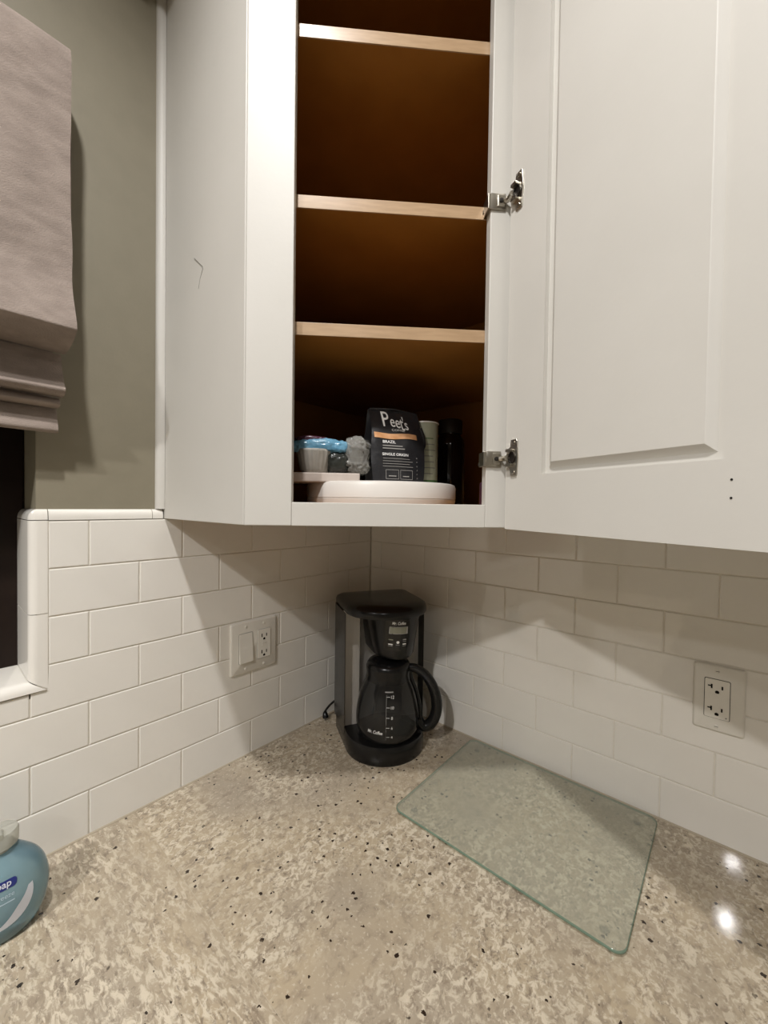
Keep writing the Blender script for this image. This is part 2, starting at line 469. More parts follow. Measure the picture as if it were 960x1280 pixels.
# sill: bullnosed tiles
sp = [(-.107, .2705), (-.0005, .2705)]
for i in range(7):
    t = math.radians(90 * i / 6); sp.append((.003 - .016 + .016 * math.cos(t), .2885 - .016 + .016 * math.sin(t)))
sp.append((-.107, .2885))
ys = [JX, -.9, -1.05, -1.2, -1.35, -1.5, -1.65, WIN[0]]
for a, c in zip(ys, ys[1:]):
    b3 = prism(sp, lambda u, v, t: (u, t, v), c + .0007, a - .0007)
    if a == JX:                # mitred against the jamb strip
        for v in b3.verts:
            if v.co.y > a - .002: v.co.y = a - .0007 - (v.co.z - .2705) / .018 * .0237
    fin('window_sill', b3, 'tile', wall_left, smooth=40)

# crown mouldings high on the wall (their shadow falls into the corner by the cabinet)
cp = [(-TH, 1.514), (.012, 1.514), (.02, 1.52), (.10, 1.535), (.105, 1.545), (.105, 1.56), (-TH, 1.56)]
fin('trim_1', prism(cp, lambda u, v, t: (u, t, v), -3.8, -.672), 'paint', kind='structure', smooth=30)
# ================================================================ CABINET
CB, CT = .5425, 1.558           # cabinet bottom / top
A0 = Vector((.289, -.587, 0))
def D(s, o, z): return (A0.x + R2 * s + R2 * o, A0.y + R2 * s - R2 * o, z)
FW = .4215
S0, S1 = .0675, .3575          # opening
OB = .5772                     # opening bottom
cab = thing('corner_wall_cabinet', 'white diagonal corner wall cabinet with open door and brown interior shelves', 'cabinet', (.25, -.25, CB))
fin('side_panel', box_bm((-.0075, -.587, CB), (.286, -.571, CT), .001, 1), 'paint', cab)
fin('side_panel', box_bm((.571, -.286, CB), (.587, .0075, CT), .001, 1), 'paint', cab)
def pent(e, front):  # floor outline, e = inset from the wall faces, front = offset of diagonal
    q = A0.x - A0.y + 0  # x - y on the face plane
    k = q - front / R2
    lo, hi = -.571 + .0003, .571 - .0003
    return [(-.0065 + e, lo), (lo + k, lo), (hi, hi - k), (hi, .0065 - e), (-.0065 + e, .0065 - e)]
fin('bottom_panel', prism(pent(0, .0195), ZUP, CB + .002, OB - .003), 'brown', cab)
fin('top_panel', prism(pent(0, .0195), ZUP, CT - .02, CT), 'brown', cab)
fin('back_panel', box_bm((-.0065, -.5705, OB), (-.0005, .0065, CT - .02)), 'brown', cab)
fin('back_panel', box_bm((-.0004, .0005, OB), (.5705, .0065, CT - .02)), 'brown', cab)
fin('interior_lining', box_bm((0, -.5708, OB), (.262, -.5685, CT - .02)), 'brown', cab)
fin('interior_lining', box_bm((.5685, -.262, OB), (.5708, 0, CT - .02)), 'brown', cab)
def dbox(s0, s1, o0, o1, z0, z1, r=.0012):
    bm = prism([(s0, o0), (s1, o0), (s1, o1), (s0, o1)], lambda u, v, t: D(u, v, t), z0, z1)
    bevel(bm, r, 2); return bm
# face frame: stiles are mitred to meet the side panels
st = prism([(0.0, 0), (S0, 0), (S0, -.019), (.0185, -.019), (-.0005, -.004)], lambda u, v, t: D(u, v, t), CB, CT); bevel(st, .0012, 2)
fin('face_stile', st, 'paint', cab)
st = prism([(S1, 0), (FW, 0), (FW + .0005, -.004), (FW - .0185, -.019), (S1, -.019)], lambda u, v, t: D(u, v, t), CB, CT); bevel(st, .0012, 2)
fin('face_stile', st, 'paint', cab)
fin('face_rail', dbox(S0 + .0002, S1 - .0002, -.019, -.0002, CB, OB, .0008), 'paint', cab)
fin('face_rail', dbox(S0 + .0002, S1 - .0002, -.019, -.0002, 1.46, CT, .0008), 'paint', cab)
for zt in (1.288, 1.0375, .8485):
    sh = fin('shelf', prism(pent(.009, .0235), ZUP, zt - .0188, zt), 'brown', cab)
    fin('edge_band', dbox(.004, FW - .004, -.0234, -.0213, zt - .0190, zt + .0002, .0004), 'maple', sh)
# crown on the cabinet
def crown(p, z0):  # ring of outline offset by p
    k = (.289 + .587) + p / R2 * 1.0
    return [(-.0065, -.587 - p), (k - (.587 + p), -.587 - p), (.587 + p, .587 + p - k), (.587 + p, .0065)]
rings = []
for p, z in ((.001, 1.514), (.010, 1.516), (.048, 1.526), (.062, 1.533), (.062, 1.56)):
    rings.append([(x, y, z) for x, y in crown(p, z)] + [(-.0065, .0065, z)])
bm = bmesh.new()
vr = [[bm.verts.new(q) for q in r] for r in rings]
for a, c in zip(vr, vr[1:]):
    for i in range(3): bm.faces.new((a[i], a[i + 1], c[i + 1], c[i]))
bm.faces.new(vr[-1])
fin('crown_moulding', bm, 'paint', cab)
# tiny scratch on the side panel
scr = [(.1239, -.5872, .9892), (.1536, -.5872, .9647), (.1550, -.5872, .9603), (.1451, -.5872, .9481), (.1394, -.5872, .9328)]
fin('scratch_mark', tube(scr, [.0007, .0006, .0005, .0002, .0003], 5), 'scuff', cab)
# scribe bead between cabinet and wall
qr = [(-TH, -.5874)] + [(-TH + .0105 * math.cos(math.radians(a)), -.5876 - .0135 * math.sin(math.radians(a))) for a in range(0, 91, 15)]
fin('trim_2', prism(qr, ZUP, CAPZ + .0005, 1.513), 'paint', kind='structure', smooth=50)

# ---- door, opened 110 degrees
ang = math.radians(110)
uu, vv = Vector((-R2, -R2, 0)), Vector((R2, -R2, 0))
WD = math.cos(ang) * uu + math.sin(ang) * vv
ND = Vector((WD.y, -WD.x, 0))                        # inner face normal, towards the room
H0 = Vector(D(.3848, .0090, 0))
def DR(wv, t, z): return H0 + WD * wv + ND * t + Vector((0, 0, z))
DW, DT_, ZB, ZT = .352, .019, .5415, 1.50
SL, SR_, RB, RT = .0700, .2775, .6195, 1.425
door = fin('door', prism([(0, -.0005), (SL, -.0005), (SL, -DT_), (0, -DT_)], DR, ZB, ZT), 'paint', cab)
bmv = door.data
def dpart(name, w0, w1, z0, z1):
    b2 = prism([(w0, 0), (w1, 0), (w1, -DT_), (w0, -DT_)], DR, z0, z1); pass
    return fin(name, b2, 'paint', door)
# the first stile is the door's own mesh; rails, second stile and raised panel are sub-parts
b2 = prism([(0, 0), (SL, 0), (SL, -DT_), (0, -DT_)], DR, ZB, ZT); pass
b2.transform(xf(cab).inverted()); bmesh.ops.recalc_face_normals(b2, faces=b2.faces); b2.to_mesh(door.data); b2.free()
dpart('stile', SR_, DW, ZB, ZT)
dpart('rail', SL, SR_, ZB, RB)
dpart('rail', SL, SR_, RT, ZT)
G = .0065
ring = lambda ins, t, e=.0: [DR(w_, t, z) for w_, z in ((SL + ins, RB + ins), (SR_ - ins, RB + ins), (SR_ - ins, RT - ins), (SL + ins, RT - ins))]
b2 = bmesh.new()
vr = [[b2.verts.new(q) for q in r] for r in (ring(.0002, -.0172), ring(.0002, -G), ring(.0075, -G), ring(.0145, -.0012), ring(.0155, -.0006))]
for a, c in zip(vr, vr[1:]):
    for i in range(4): b2.faces.new((a[i], a[(i + 1) % 4], c[(i + 1) % 4], c[i]))
b2.faces.new(vr[-1]); b2.faces.new(vr[0][::-1])
fin('raised_panel', b2, 'paint', door)
for zz in (.5855, .6025 - .0012):
    fin('screw_hole', lathe([(.0010, -.0002), (.0010, .0004)], lambda x, y, z, zz=zz: DR(.2838 + x, z, zz + y), 10), 'black_hole', door)

# ---- hinges
def hinge(zc):
    h = fin('hinge', dbox(S1 - .0025, .3795, 0, .0028, zc - .0118, zc + .0118, .0007), 'nickel', cab, smooth=30)   # plate on the frame face
    fin('clip', dbox(S1 - .0048, S1 - .0004, -.021, .0030, zc - .011, zc + .011, .0006), 'nickel', h)
    b3 = dbox(.3665, .3780, .0029, .0050, zc - .0085, zc + .0085, .0008)
    fin('slide_plate', b3, 'nickel', h)
    fin('screw', lathe([(.0033, 0), (.0033, .0012), (.0012, .0016)], lambda x, y, z: D(.3718 + x, .0050 + z, zc + y), 12), 'nickel_dark', h)
    fin('screw', lathe([(.0022, 0), (.0022, .004), (.001, .005)], lambda x, y, z: D(S1 - .0075 - z * 0 + x * .4, -.012 + y, zc - .0095 + z), 10), 'nickel', h)
    # arm to the cup
    fin('arm', tube([D(.377, .004, zc), D(.381, .0075, zc), DR(.003, .004, zc), DR(.009, .006, zc)], .0042, 8), 'nickel', h, smooth=40)
    # cup plate on the door
    zw = .0265
    pl = [(.0118, zw), (.0240, zw), (.0250, zw - .003), (.0265, .0), (.0250, -zw + .003), (.0240, -zw), (.0118, -zw), (.0118, -.0165), (.006, -.0125), (.0030, -.006), (.0030, .006), (.006, .0125), (.0118, .0165)]
    b3 = prism(pl, lambda u, v, t: DR(u, t, zc + v), .0001, .0022); bevel(b3, .0005, 1)
    fin('cup_plate', b3, 'nickel', h)
    fin('cup', lathe([(.0090, .0022), (.0090, .0040), (.0075, .0044), (.0070, .0026)], lambda x, y, z: DR(.0155 + x * .8, z, zc + y), 20), 'nickel_dark', h, smooth=40)
    for sg in (-1, 1):
        fin('screw', lathe([(.0032, 0), (.0032, .0012), (.001, .0014)], lambda x, y, z: DR(.0178 + x, .0022 + z, zc + sg * .0215 + y), 12), 'nickel', h)
        b3 = prism(rect(.0065, .0175, -.0022, .0022, .001), lambda u, v, t: DR(u, t, zc + sg * .0105 + v), .0023, .0072)
        fin('link_arm', b3, 'nickel', h)
hinge(.6465); hinge(1.0300)

# ---- neighbouring wall cabinet on the right wall (stands behind the open door)
nc = thing('wall_cabinet', 'white closed wall cabinet behind the open corner cabinet door', 'cabinet', (1.0, -.15, CB))
fin('body', box_bm((.589, -.286, CB), (1.42, .0075, CT), .001, 1), 'paint', nc)
for x0, x1 in ((.5895, 1.0035), (1.0055, 1.4195)):
    d_ = fin('door', box_bm((x0, -.305, CB + .002), (x1, -.2865, CT), .0016), 'paint', nc)
    fin('raised_panel', box_bm((x0 + .07, -.309, CB + .09), (x1 - .07, -.3052, CT - .09), .003), 'paint', d_)

# ================================================================ COUNTER
ct = thing('countertop', 'speckled cream granite worktop running round the kitchen corner', 'countertop', (.3, -.3, -.03))
fin('slab', box_bm((.0, -.6350, -.03), (2.2, .0, 0)), 'granite', ct)
fin('slab', box_bm((.0, -2.3, -.03), (.65, -.6354, 0)), 'granite_l', ct)
fin('seam', box_bm((.0, -.6355, -.001), (.65, -.6349, .00002)), 'caulk', ct)
cq = [(0, 0)] + [(.0026 * math.cos(math.radians(a)), .0026 * math.sin(math.radians(a))) for a in range(0, 91, 30)]
fin('caulk', prism(cq, lambda u, v, t: (u - .0001, t, v), -2.29, -.0), 'caulk', wall_left)
fin('caulk', prism(cq, lambda u, v, t: (t, -u + .0001, v), .0, 2.19), 'caulk', wall_right)
def base_cab(x0, x1, y0, y1, front, label):
    t = thing('base_cabinet', label, 'cabinet', ((x0 + x1) / 2, (y0 + y1) / 2, FLOOR), group=None)
    fin('body', box_bm((x0, y0, FLOOR + .09), (x1, y1, -.0305)), 'paint', t)
    fin('toe_kick', box_bm((x0 + .0 if front == 'y' else x0, y0 + (.06 if front == 'y' else 0), FLOOR + .001), (x1 - (.06 if front == 'x' else 0), y1, FLOOR + .0895)), 'window_dark', t)
    n = 3
    for i in range(n):
        if front == 'y':
            a, c = x0 + .02 + (x1 - x0 - .04) * i / n, x0 + .02 + (x1 - x0 - .04) * (i + 1) / n
            fin('door', box_bm((a + .004, y0 - .019, FLOOR + .11), (c - .004, y0 - .0002, -.05), .003), 'paint', t)
        else:
            a, c = y0 + .02 + (y1 - y0 - .04) * i / n, y0 + .02 + (y1 - y0 - .04) * (i + 1) / n
            fin('door', box_bm((x1 + .0002, a + .004, FLOOR + .11), (x1 + .019, c - .004, -.05), .003), 'paint', t)
base_cab(.63, 2.19, -.600, -.002, 'y', 'white base cabinet under the worktop, below the glass cutting board')
base_cab(.002, .60, -2.28, -.61, 'x', 'white base cabinet under the worktop, below the window')

# ================================================================ WALL PLATES
def slot(name, fn, u0, u1, v0, v1, parent, mat='black_hole', r=.0004, t0=.0, t1=.0003):
    return fin(name, prism(rect(u0, u1, v0, v1, r, 2), fn, t0, t1), mat, parent)
def duplex(fn, uc, vc, parent, twenty=False, gfci=False):
    """decorator receptacle face centred at uc,vc"""
    f = fin('receptacle', prism(rect(uc - .0165, uc + .0165, vc - .033, vc + .033, .002), fn, .0048, .0066), 'device', parent)
    fin('gap_line', prism(rect(uc - .0174, uc + .0174, vc - .0339, vc + .0339, .0026), fn, .0040, .0052), 'black_hole' if twenty else 'grey_print', f)
    for sv in (.0205, -.0175) if twenty else (.0190, -.0190):
        if twenty:
            slot('slot', fn, uc - .0085, uc - .0062, vc + sv - .0035, vc + sv + .0040, f, t0=.0066, t1=.0069)
            slot('slot', fn, uc - .0125, uc - .0080, vc + sv - .0002, vc + sv + .0018, f, t0=.0066, t1=.0069)
            slot('slot', fn, uc + .0055, uc + .0078, vc + sv - .0030, vc + sv + .0030, f, t0=.0066, t1=.0069)
        else:
            slot('slot', fn, uc - .0072, uc - .0048, vc + sv - .0040, vc + sv + .0040, f, t0=.0066, t1=.0069)
            slot('slot', fn, uc + .0050, uc + .0072, vc + sv - .0034, vc + sv + .0034, f, t0=.0066, t1=.0069)
        g = [(uc + .0029 * math.cos(a), vc + sv - .0085 + max(-.0022, .0029 * math.sin(a))) for a in [2 * math.pi * i / 14 for i in range(14)]]
        fin('ground_hole', prism(g, fn, .0066, .0069), 'black_hole', f)
    if gfci:
        for dv in (.0025, -.0025):
            fin('button', prism(rect(uc - .005, uc + .005, vc + dv - .0019, vc + dv + .0019, .0006), fn, .0066, .0074), 'plate', f)
    if twenty:
        fin('indicator', prism(rect(uc + .0115, uc + .0135, vc - .0300, vc - .0280, .0008), fn, .0066, .0070), 'scuff', f)
def plate(name, label, fn, uc, vc, hw, hh, loc):
    t = thing(name, label, 'outlet', loc)
    b3 = bmesh.new()
    vr = [[b3.verts.new(fn(u, v, tt)) for u, v in rect(uc - hw + i_, uc + hw - i_, vc - hh + i_, vc + hh - i_, .004)] for i_, tt in ((0, .0002), (0, .0022), (.0012, .0040), (.0035, .0050))]
    for a, c in zip(vr, vr[1:]):
        n = len(a)
        for i in range(n): b3.faces.new((a[i], a[(i + 1) % n], c[(i + 1) % n], c[i]))
    b3.faces.new(vr[-1]); b3.faces.new(vr[0][::-1])
    fin('wall_plate', b3, 'plate', t, smooth=35)
    return t
FL = lambda u, v, t: (t, u, v)       # left wall: u = y
FR = lambda u, v, t: (u, -t, v)      # right wall: u = x
def pscrew(fn, u, v, parent, mat='plate'):
    fin('screw', lathe([(.0032, .0046), (.0032, .0056), (.0022, .0062)], lambda x, y, z: fn(u + x, v + y, z), 12), mat, parent)
# double gang plate on the left wall
uc, vc = -.3935, .2490
t = plate('switch_outlet_plate', 'white double wall plate with rocker switch and outlet above the corner worktop', FL, uc, vc, .0585, .0580, (0, uc, vc - .058))
us = uc - .0225
fin('gap_line', prism(rect(us - .0174, us + .0174, vc - .0339, vc + .0339, .0026), FL, .0040, .0052), 'grey_print', t)
rk = [[FL(u, v, d_) for u, v, d_ in ((us - .0162, vc - .0325, .0058), (us + .0162, vc - .0325, .0058), (us + .0162, vc, .0078), (us - .0162, vc, .0078))]]
b3 = bmesh.new()
prof = [(vc - .0325, .0048), (vc - .0325, .0100), (vc - .003, .0082), (vc + .003, .0074), (vc + .0325, .0056), (vc + .0325, .0048)]
b3 = prism(prof, lambda u, v, tt: FL(tt, u, v), us - .0162, us + .0162); bevel(b3, .0006, 2)
fin('rocker_switch', b3, 'device', t)
duplex(FL, uc + .0235, vc, t, gfci=True)
for u in (us, uc + .0235):
    for v in (vc + .0475, vc - .0475): pscrew(FL, u, v, t)
# single plate on the right wall
uc, vc = .8150, .2510
t = plate('outlet_plate', 'white single wall plate with a twenty amp duplex outlet on right tiled wall', FR, uc, vc, .0345, .0570, (uc, 0, vc - .057))
duplex(FR, uc - .002, vc, t, twenty=True)
for v in (vc + .0475, vc - .0475):
    pscrew(FR, uc - .002, v, t)
    slot('screw_slot', FR, uc - .0045, uc + .0005, v - .0005, v + .0005, t, mat='scuff', r=.0001, t0=.0062, t1=.0064)

# ================================================================ ROMAN SHADE
sh = thing('roman_shade', 'greige linen roman shade gathered in folds over the window', 'window shade', (.03, -1.27, .68))
Y0, Y1 = -1.84, -.7465
def sheet(name, prof, th=.004, k=5, nseg=46, wav=.003, seed=0, parent=sh, yend=Y1):
    """fabric hung along the window; prof = (x,z) front line"""
    pp = smooth_path([(x, 0, z) for x, z in prof], k); rings = []
    for i in range(nseg + 1):
        y = Y0 + (yend - Y0) * i / nseg
        fr, bk = [], []
        for j, p in enumerate(pp):
            a = pp[max(j - 1, 0)]; c = pp[min(j + 1, len(pp) - 1)]
            d = (c - a).normalized(); nn = Vector((-d.z, 0, d.x))
            wv = noise.noise(Vector((y * 4.2, p.z * 9, seed))) * wav + noise.noise(Vector((y * 14, p.z * 22, seed + 5))) * wav * .3
            ed = noise.noise(Vector((p.z * 14, seed, 3.3))) * .0018 if i == nseg else 0
            q = Vector((p.x, y + ed, p.z)) + nn * wv
            fr.append(q); bk.append(q - nn * th)
        rings.append(fr + bk[::-1])
    return fin(name, loft(rings), 'fabric', parent, smooth=60)
# headrail + main drop + bunched folds
fin('headrail', box_bm((-.0078, Y0 + .004, 1.185), (.050, Y1 - .004, 1.235), .003), 'fabric', sh)
sheet('drop', [(-.006, 1.238), (.045, 1.246), (.070, 1.240), (.077, 1.215), (.076, 1.13), (.079, 1.04), (.077, .985), (.080, .93), (.083, .90), (.096, .855), (.105, .826), (.102, .818), (.070, .806), (.036, .802)], wav=.004, seed=1.3)
sheet('fold', [(.036, .800), (.042, .778), (.054, .752), (.063, .742), (.057, .735), (.040, .733)], wav=.0025, seed=4.1, yend=Y1 - .004)
sheet('fold', [(.034, .7325), (.042, .7285), (.048, .7215), (.042, .7180), (.030, .7170)], wav=.002, seed=6.6, yend=Y1 - .008, th=.003)
sheet('hem', [(.026, .7165), (.030, .705), (.036, .688), (.035, .681), (.026, .680)], wav=.002, seed=9.2, yend=Y1 - .008)
fin('fabric_back', box_bm((.016, Y0 + .01, .690), (.019, Y1 - .012, 1.184)), 'fabric', sh)

# ================================================================ COFFEE MAKER
MC = Vector((.2025, -.1640, 0))
mf, mr = Vector((.866, -.5, 0)), Vector((.5, .866, 0))
def MK(a, b_, z): return MC + mf * a + mr * b_ + Vector((0, 0, z))
mk = thing('coffee_maker', 'black and stainless drip coffee maker with glass carafe in the tiled corner', 'coffee maker', tuple(MC))
def d_outline(hw, fr_, bk_, rc=.02, n=18, shift=0.0):
    """round-fronted outline: half-ellipse front, rounded back corners (a,b)"""
    o = []
    for i in range(n + 1):
        t = math.pi * i / n
        o.append((fr_ * math.sin(t), shift - hw * math.cos(t)))        # from left (-hw) round front to right
    for k in range(5):
        t = math.radians(90 * k / 4); o.append((bk_ + rc - rc * math.sin(t), shift + hw - rc + rc * math.cos(t)))
    for k in range(5):
        t = math.radians(90 * k / 4); o.append((bk_ + rc - rc * math.cos(t), shift - hw + rc - rc * math.sin(t)))
    return o
def mloft(rows): return loft([[MK(a, b_, z) for a, b_ in o] for o, z in rows])
# base with warming plate
fin('base', mloft([(d_outline(.0935, .0895, -.122), .0), (d_outline(.0950, .0915, -.123), .004), (d_outline(.0950, .0915, -.123), .034), (d_outline(.0925, .0885, -.123), .041), (d_outline(.088, .084, -.121), .0425)]), 'black', mk, smooth=40)
fin('warming_plate', lathe([(.070, .0426), (.070, .0445), (.066, .0450)], lambda x, y, z: MK(.010 + x, y, z), 36), 'black_gloss', mk, smooth=40)
# column: outline with concave front round the carafe
CA = .022                                    # carafe axis, forward of the base centre
arc = [(CA - .078 * math.cos(t), .078 * math.sin(t)) for t in [math.radians(-42 + 84 * i / 24) for i in range(25)]]
def col_poly(off=0.0):
    o = [(-.026 + off, -.0985), (-.027 + off, -.0560), (-.032 + off, -.0535)] + [(a + off, b_) for a, b_ in arc] + [(-.032 + off, .0535), (-.027 + off, .0560), (-.026 + off, .0985)]
    return o
back = []
for k in range(5):
    t = math.radians(90 * k / 4); back.append((-.124 + .02 - .02 * math.sin(t), .100 - .02 + .02 * math.cos(t)))
for k in range(5):
    t = math.radians(90 * k / 4); back.append((-.124 + .02 - .02 * math.cos(t), -.100 + .02 - .02 * math.sin(t)))
fin('column', prism([(.002, -.100), (.002, -.0987)] + col_poly(-.002) + [(.002, .0987), (.002, .100)] + back, MK, .0425, .322), 'black', mk, smooth=30)
inner = col_poly(0.0); outer = col_poly(.0012)
b3 = bmesh.new()
va = [b3.verts.new(MK(a - .0015, b_, .043)) for a, b_ in inner]; vb = [b3.verts.new(MK(a - .0015, b_, .3215)) for a, b_ in inner]
for i in range(len(va) - 1): b3.faces.new((va[i], va[i + 1], vb[i + 1], vb[i]))
bmesh.ops.solidify(b3, geom=b3.faces[:], thickness=.0010)
fin('steel_panel', b3, 'steel', mk, smooth=35)
# brew head, tapering down to the carafe
HS = .015
hd = []
HROWS = ((.226, .047, .066), (.232, .050, .069), (.262, .0545, .0735), (.300, .0605, .079), (.322, .0645, .082), (.329, .0655, .083))
for z, hw, fr_ in HROWS:
    o = [(a if a > 0 else -.07 if a < -.03 else a, b_) for a, b_ in d_outline(hw, fr_, -.07, .01, shift=HS)]
    hd.append((o, z))
head = fin('brew_head', mloft(hd), 'black', mk, smooth=40)
# lid with a slight dome
lid = []
for z, k in ((.3225, .985), (.326, 1.0), (.334, 1.0), (.341, .975), (.346, .90), (.3495, .72), (.3505, .4)):
    lid.append(([(-.02 + (a + .02) * k, b_ * k) for a, b_ in d_outline(.0985, .088, -.124)], z))
fin('lid', mloft(lid), 'black', mk, smooth=50)
# control panel on the head (curved decal plate following the head front)
def HF(u, v, t):
    """u across, v height on the head front, t proud of it"""
    for (z0, h0, f0), (z1, h1, f1) in zip(HROWS, HROWS[1:]):
        if v <= z1: break
    k = (v - z0) / (z1 - z0); hw = h0 + (h1 - h0) * k; fr_ = f0 + (f1 - f0) * k
    x = max(-.98, min(.98, u / hw))
    return MK((fr_ + t) * math.sqrt(1 - x * x), HS + u, v)
pc = -.012
fin('control_panel', patch([(pc + u, v) for u, v in rect(-.026, .029, .247, .321, .004)], HF, .0008, 3), 'black_gloss', mk, smooth=60)
fin('lcd_frame', patch([(pc + u, v) for u, v in rect(-.0190, .0215, .2875, .3045, .001)], HF, .0013, 2), 'grey_print', mk)
fin('lcd', patch([(pc + u, v) for u, v in rect(-.0178, .0180, .2888, .3032, .0006)], HF, .0018, 2), 'lcd', mk)
fin('logo', text_bm('Mr. Coffee', .0095, lambda u, v, t: HF(pc + u, .3095 + v, t + .0012), sx=.72, shear=.25, bold=.012), 'white_print', mk, label='white script maker name')
for u, v, m_ in ((-.0145, .2740, 'lcd'), (-.0145, .2630, 'white_print'), (.0150, .2745, 'grey_print'), (.0150, .2640, 'white_print')):
    fin('button', patch([(pc + u + a, v + c) for a, c in rect(-.0042, .0042, -.0012, .0012, .0006)], HF, .0014), m_, mk)
fin('button', patch([(pc + .0032 * math.cos(t), .2685 + .0032 * math.sin(t)) for t in [2 * math.pi * i / 16 for i in range(16)]], HF, .0016), 'white_print', mk, label='round brew button')
for u, v in ((-.0145, .2592), (0, .2622), (.0150, .2700), (.0150, .2597)):
    fin('caption_line', patch([(pc + u + a, v + c) for a, c in rect(-.0042, .0042, -.0005, .0005)], HF, .0013), 'grey_print', mk)

# carafe: its own thing, standing on the warming plate
CZ = .0452
cf = thing('carafe', 'smoky glass coffee carafe with black handle, on the warming plate of coffee maker', 'carafe', tuple(MK(CA, 0, CZ)))
def CP(x, y, z): return MK(CA + x, y, z)
cprof = [(.058, CZ), (.066, CZ + .003), (.0715, .060), (.0742, .075), (.0738, .094), (.0708, .115), (.0655, .137), (.0585, .156), (.0520, .170), (.0485, .182)]
cp_s = smooth_path([(r, 0, z) for r, z in cprof], 3)
fin('glass', lathe([(p.x, p.z) for p in cp_s], CP, 48, cap=False), 'carafe_glass', cf, smooth=180)
fin('glass_bottom', lathe([(.002, CZ + .0004), (.058, CZ + .0004)], CP, 48, cap=False), 'black_gloss', cf)
def crad(z):
    for (r0, z0), (r1, z1) in zip(cprof, cprof[1:]):
        if z0 <= z <= z1: return r0 + (r1 - r0) * (z - z0) / (z1 - z0)
    return cprof[-1][0]
fin('collar', lathe([(crad(.172) + .0012, .172), (.0505, .184), (.0515, .192), (.0515, .200)], CP, 48, cap=False), 'black', cf, smooth=60)
fin('carafe_lid', lathe([(.051, .1985), (.050, .2050), (.046, .2105), (.030, .2140), (.012, .2150)], CP, 40), 'black', cf, smooth=50)
HD = Vector((.34, .94, 0)).normalized()
def HP(rho, z, lat=0.0):
    return CP(HD.x * rho - HD.y * lat, HD.y * rho + HD.x * lat, z)
hpath = smooth_path([HP(.046, .194), HP(.064, .192), HP(.086, .178), HP(.104, .152), HP(.1140, .120), HP(.1145, .092), HP(.106, .068), HP(.092, .056), HP(.080, .060), HP(.0735, .074)], 5)
nh = len(hpath)
fin('handle', tube(hpath, [.0085 + .0025 * math.sin(math.pi * i / (nh - 1)) for i in range(nh)], 12, 1.25), 'black', cf, smooth=180)
fin('handle_strap', tube(smooth_path([HP(crad(z) + .0022, z) for z in (.074, .09, .11, .13, .15, .17, .188)], 3), .0045, 8, 1.7), 'black', cf, smooth=180)
TH0 = math.radians(-22)                      # markings face the room
def CS(u, v, t):
    r = crad(v); th = TH0 + u / r
    return CP((r + t) * math.cos(th), (r + t) * math.sin(th), v)
fin('print', text_bm('Mr. Coffee', .0100, lambda u, v, t: CS(-.026 + u, .074 + v, t + .0004), sx=.8, shear=.25, bold=.015), 'white_print', cf, label='white script maker name')
for i, s_ in enumerate(('4', '6', '8', '10', '12')):
    fin('print', text_bm(s_, .0085, lambda u, v, t, i=i: CS(.012 + u, .066 + .0205 * i + v, t + .0004)), 'white_print', cf)
    fin('print', patch([(u, .069 + .0205 * i + v) for u, v in rect(-.001, .007, -.0004, .0004)], CS, .0004), 'white_print', cf)
fin('print', patch([(u, v) for u, v in rect(-.0012, -.0005, .063, .155)], CS, .0004, 4), 'grey_print', cf)
fin('print', patch(rect(-.004, .014, .1590, .1612), CS, .0004, 2), 'grey_print', cf)

# power cord with plug, lying by the left wall
pc_ = thing('power_cord', 'black power cord with loose plug lying beside coffee maker', 'power cord', (.02, -.19, 0))
fin('cable', tube(smooth_path([(.062, -.148, .062), (.046, -.170, .058), (.030, -.180, .044), (.0210, -.1875, .030), (.0175, -.191, .022)], 5), .0030, 8), 'black', pc_, smooth=180)
plug_dir = Vector((.35, -.12, -1)).normalized(); p0 = Vector((.0175, -.191, .023))
fin('plug', tube([p0, p0 + plug_dir * .004, p0 + plug_dir * .010, p0 + plug_dir * .016, p0 + plug_dir * .0165], [.004, .0062, .0078, .0078, .006], 10), 'black', pc_, smooth=50)
for sgn in (-1, 1):
    q = p0 + plug_dir * .0160 + Vector((.0, .0036 * sgn, 0))
    fin('prong', tube([q, q + plug_dir * .0052], .0010, 6), 'nickel', pc_)

# ================================================================ GLASS BOARD
gb = thing('glass_cutting_board', 'clear green tinted glass cutting board lying on the granite worktop', 'cutting board', (.545, -.165, 0))
ol = rect(.3560, .7360, -.3165, -.0125, .016, 6)
cx, cy = .546, -.1645
ins = lambda d_: [(cx + (x - cx) * (1 - d_ / .19), cy + (y - cy) * (1 - d_ / .152)) for x, y in ol]
b3 = loft([[(x, y, z) for x, y in o] for o, z in ((ins(.0012), .0032), (ins(.0012), .0078))])
fin('glass', b3, 'board_glass', gb)
b3 = bmesh.new()
rr_ = [[b3.verts.new((x, y, z)) for x, y in o] for o, z in ((ins(.0010), .0032), (ins(0), .0042), (ins(0), .0068), (ins(.0010), .0078))]
for a, c in zip(rr_, rr_[1:]):
    n = len(a)
    for i in range(n): b3.faces.new((a[i], a[(i + 1) % n], c[(i + 1) % n], c[i]))
fin('edge', b3, 'board_edge', gb, smooth=60)
for x in (.385, .707):
    for y in (-.288, -.041):
        fin('foot', lathe([(.006, 0.0), (.0065, .001), (.006, .0031)], lambda a, c, z, x=x, y=y: (x + a, y + c, z), 16), 'foot_clear', gb)

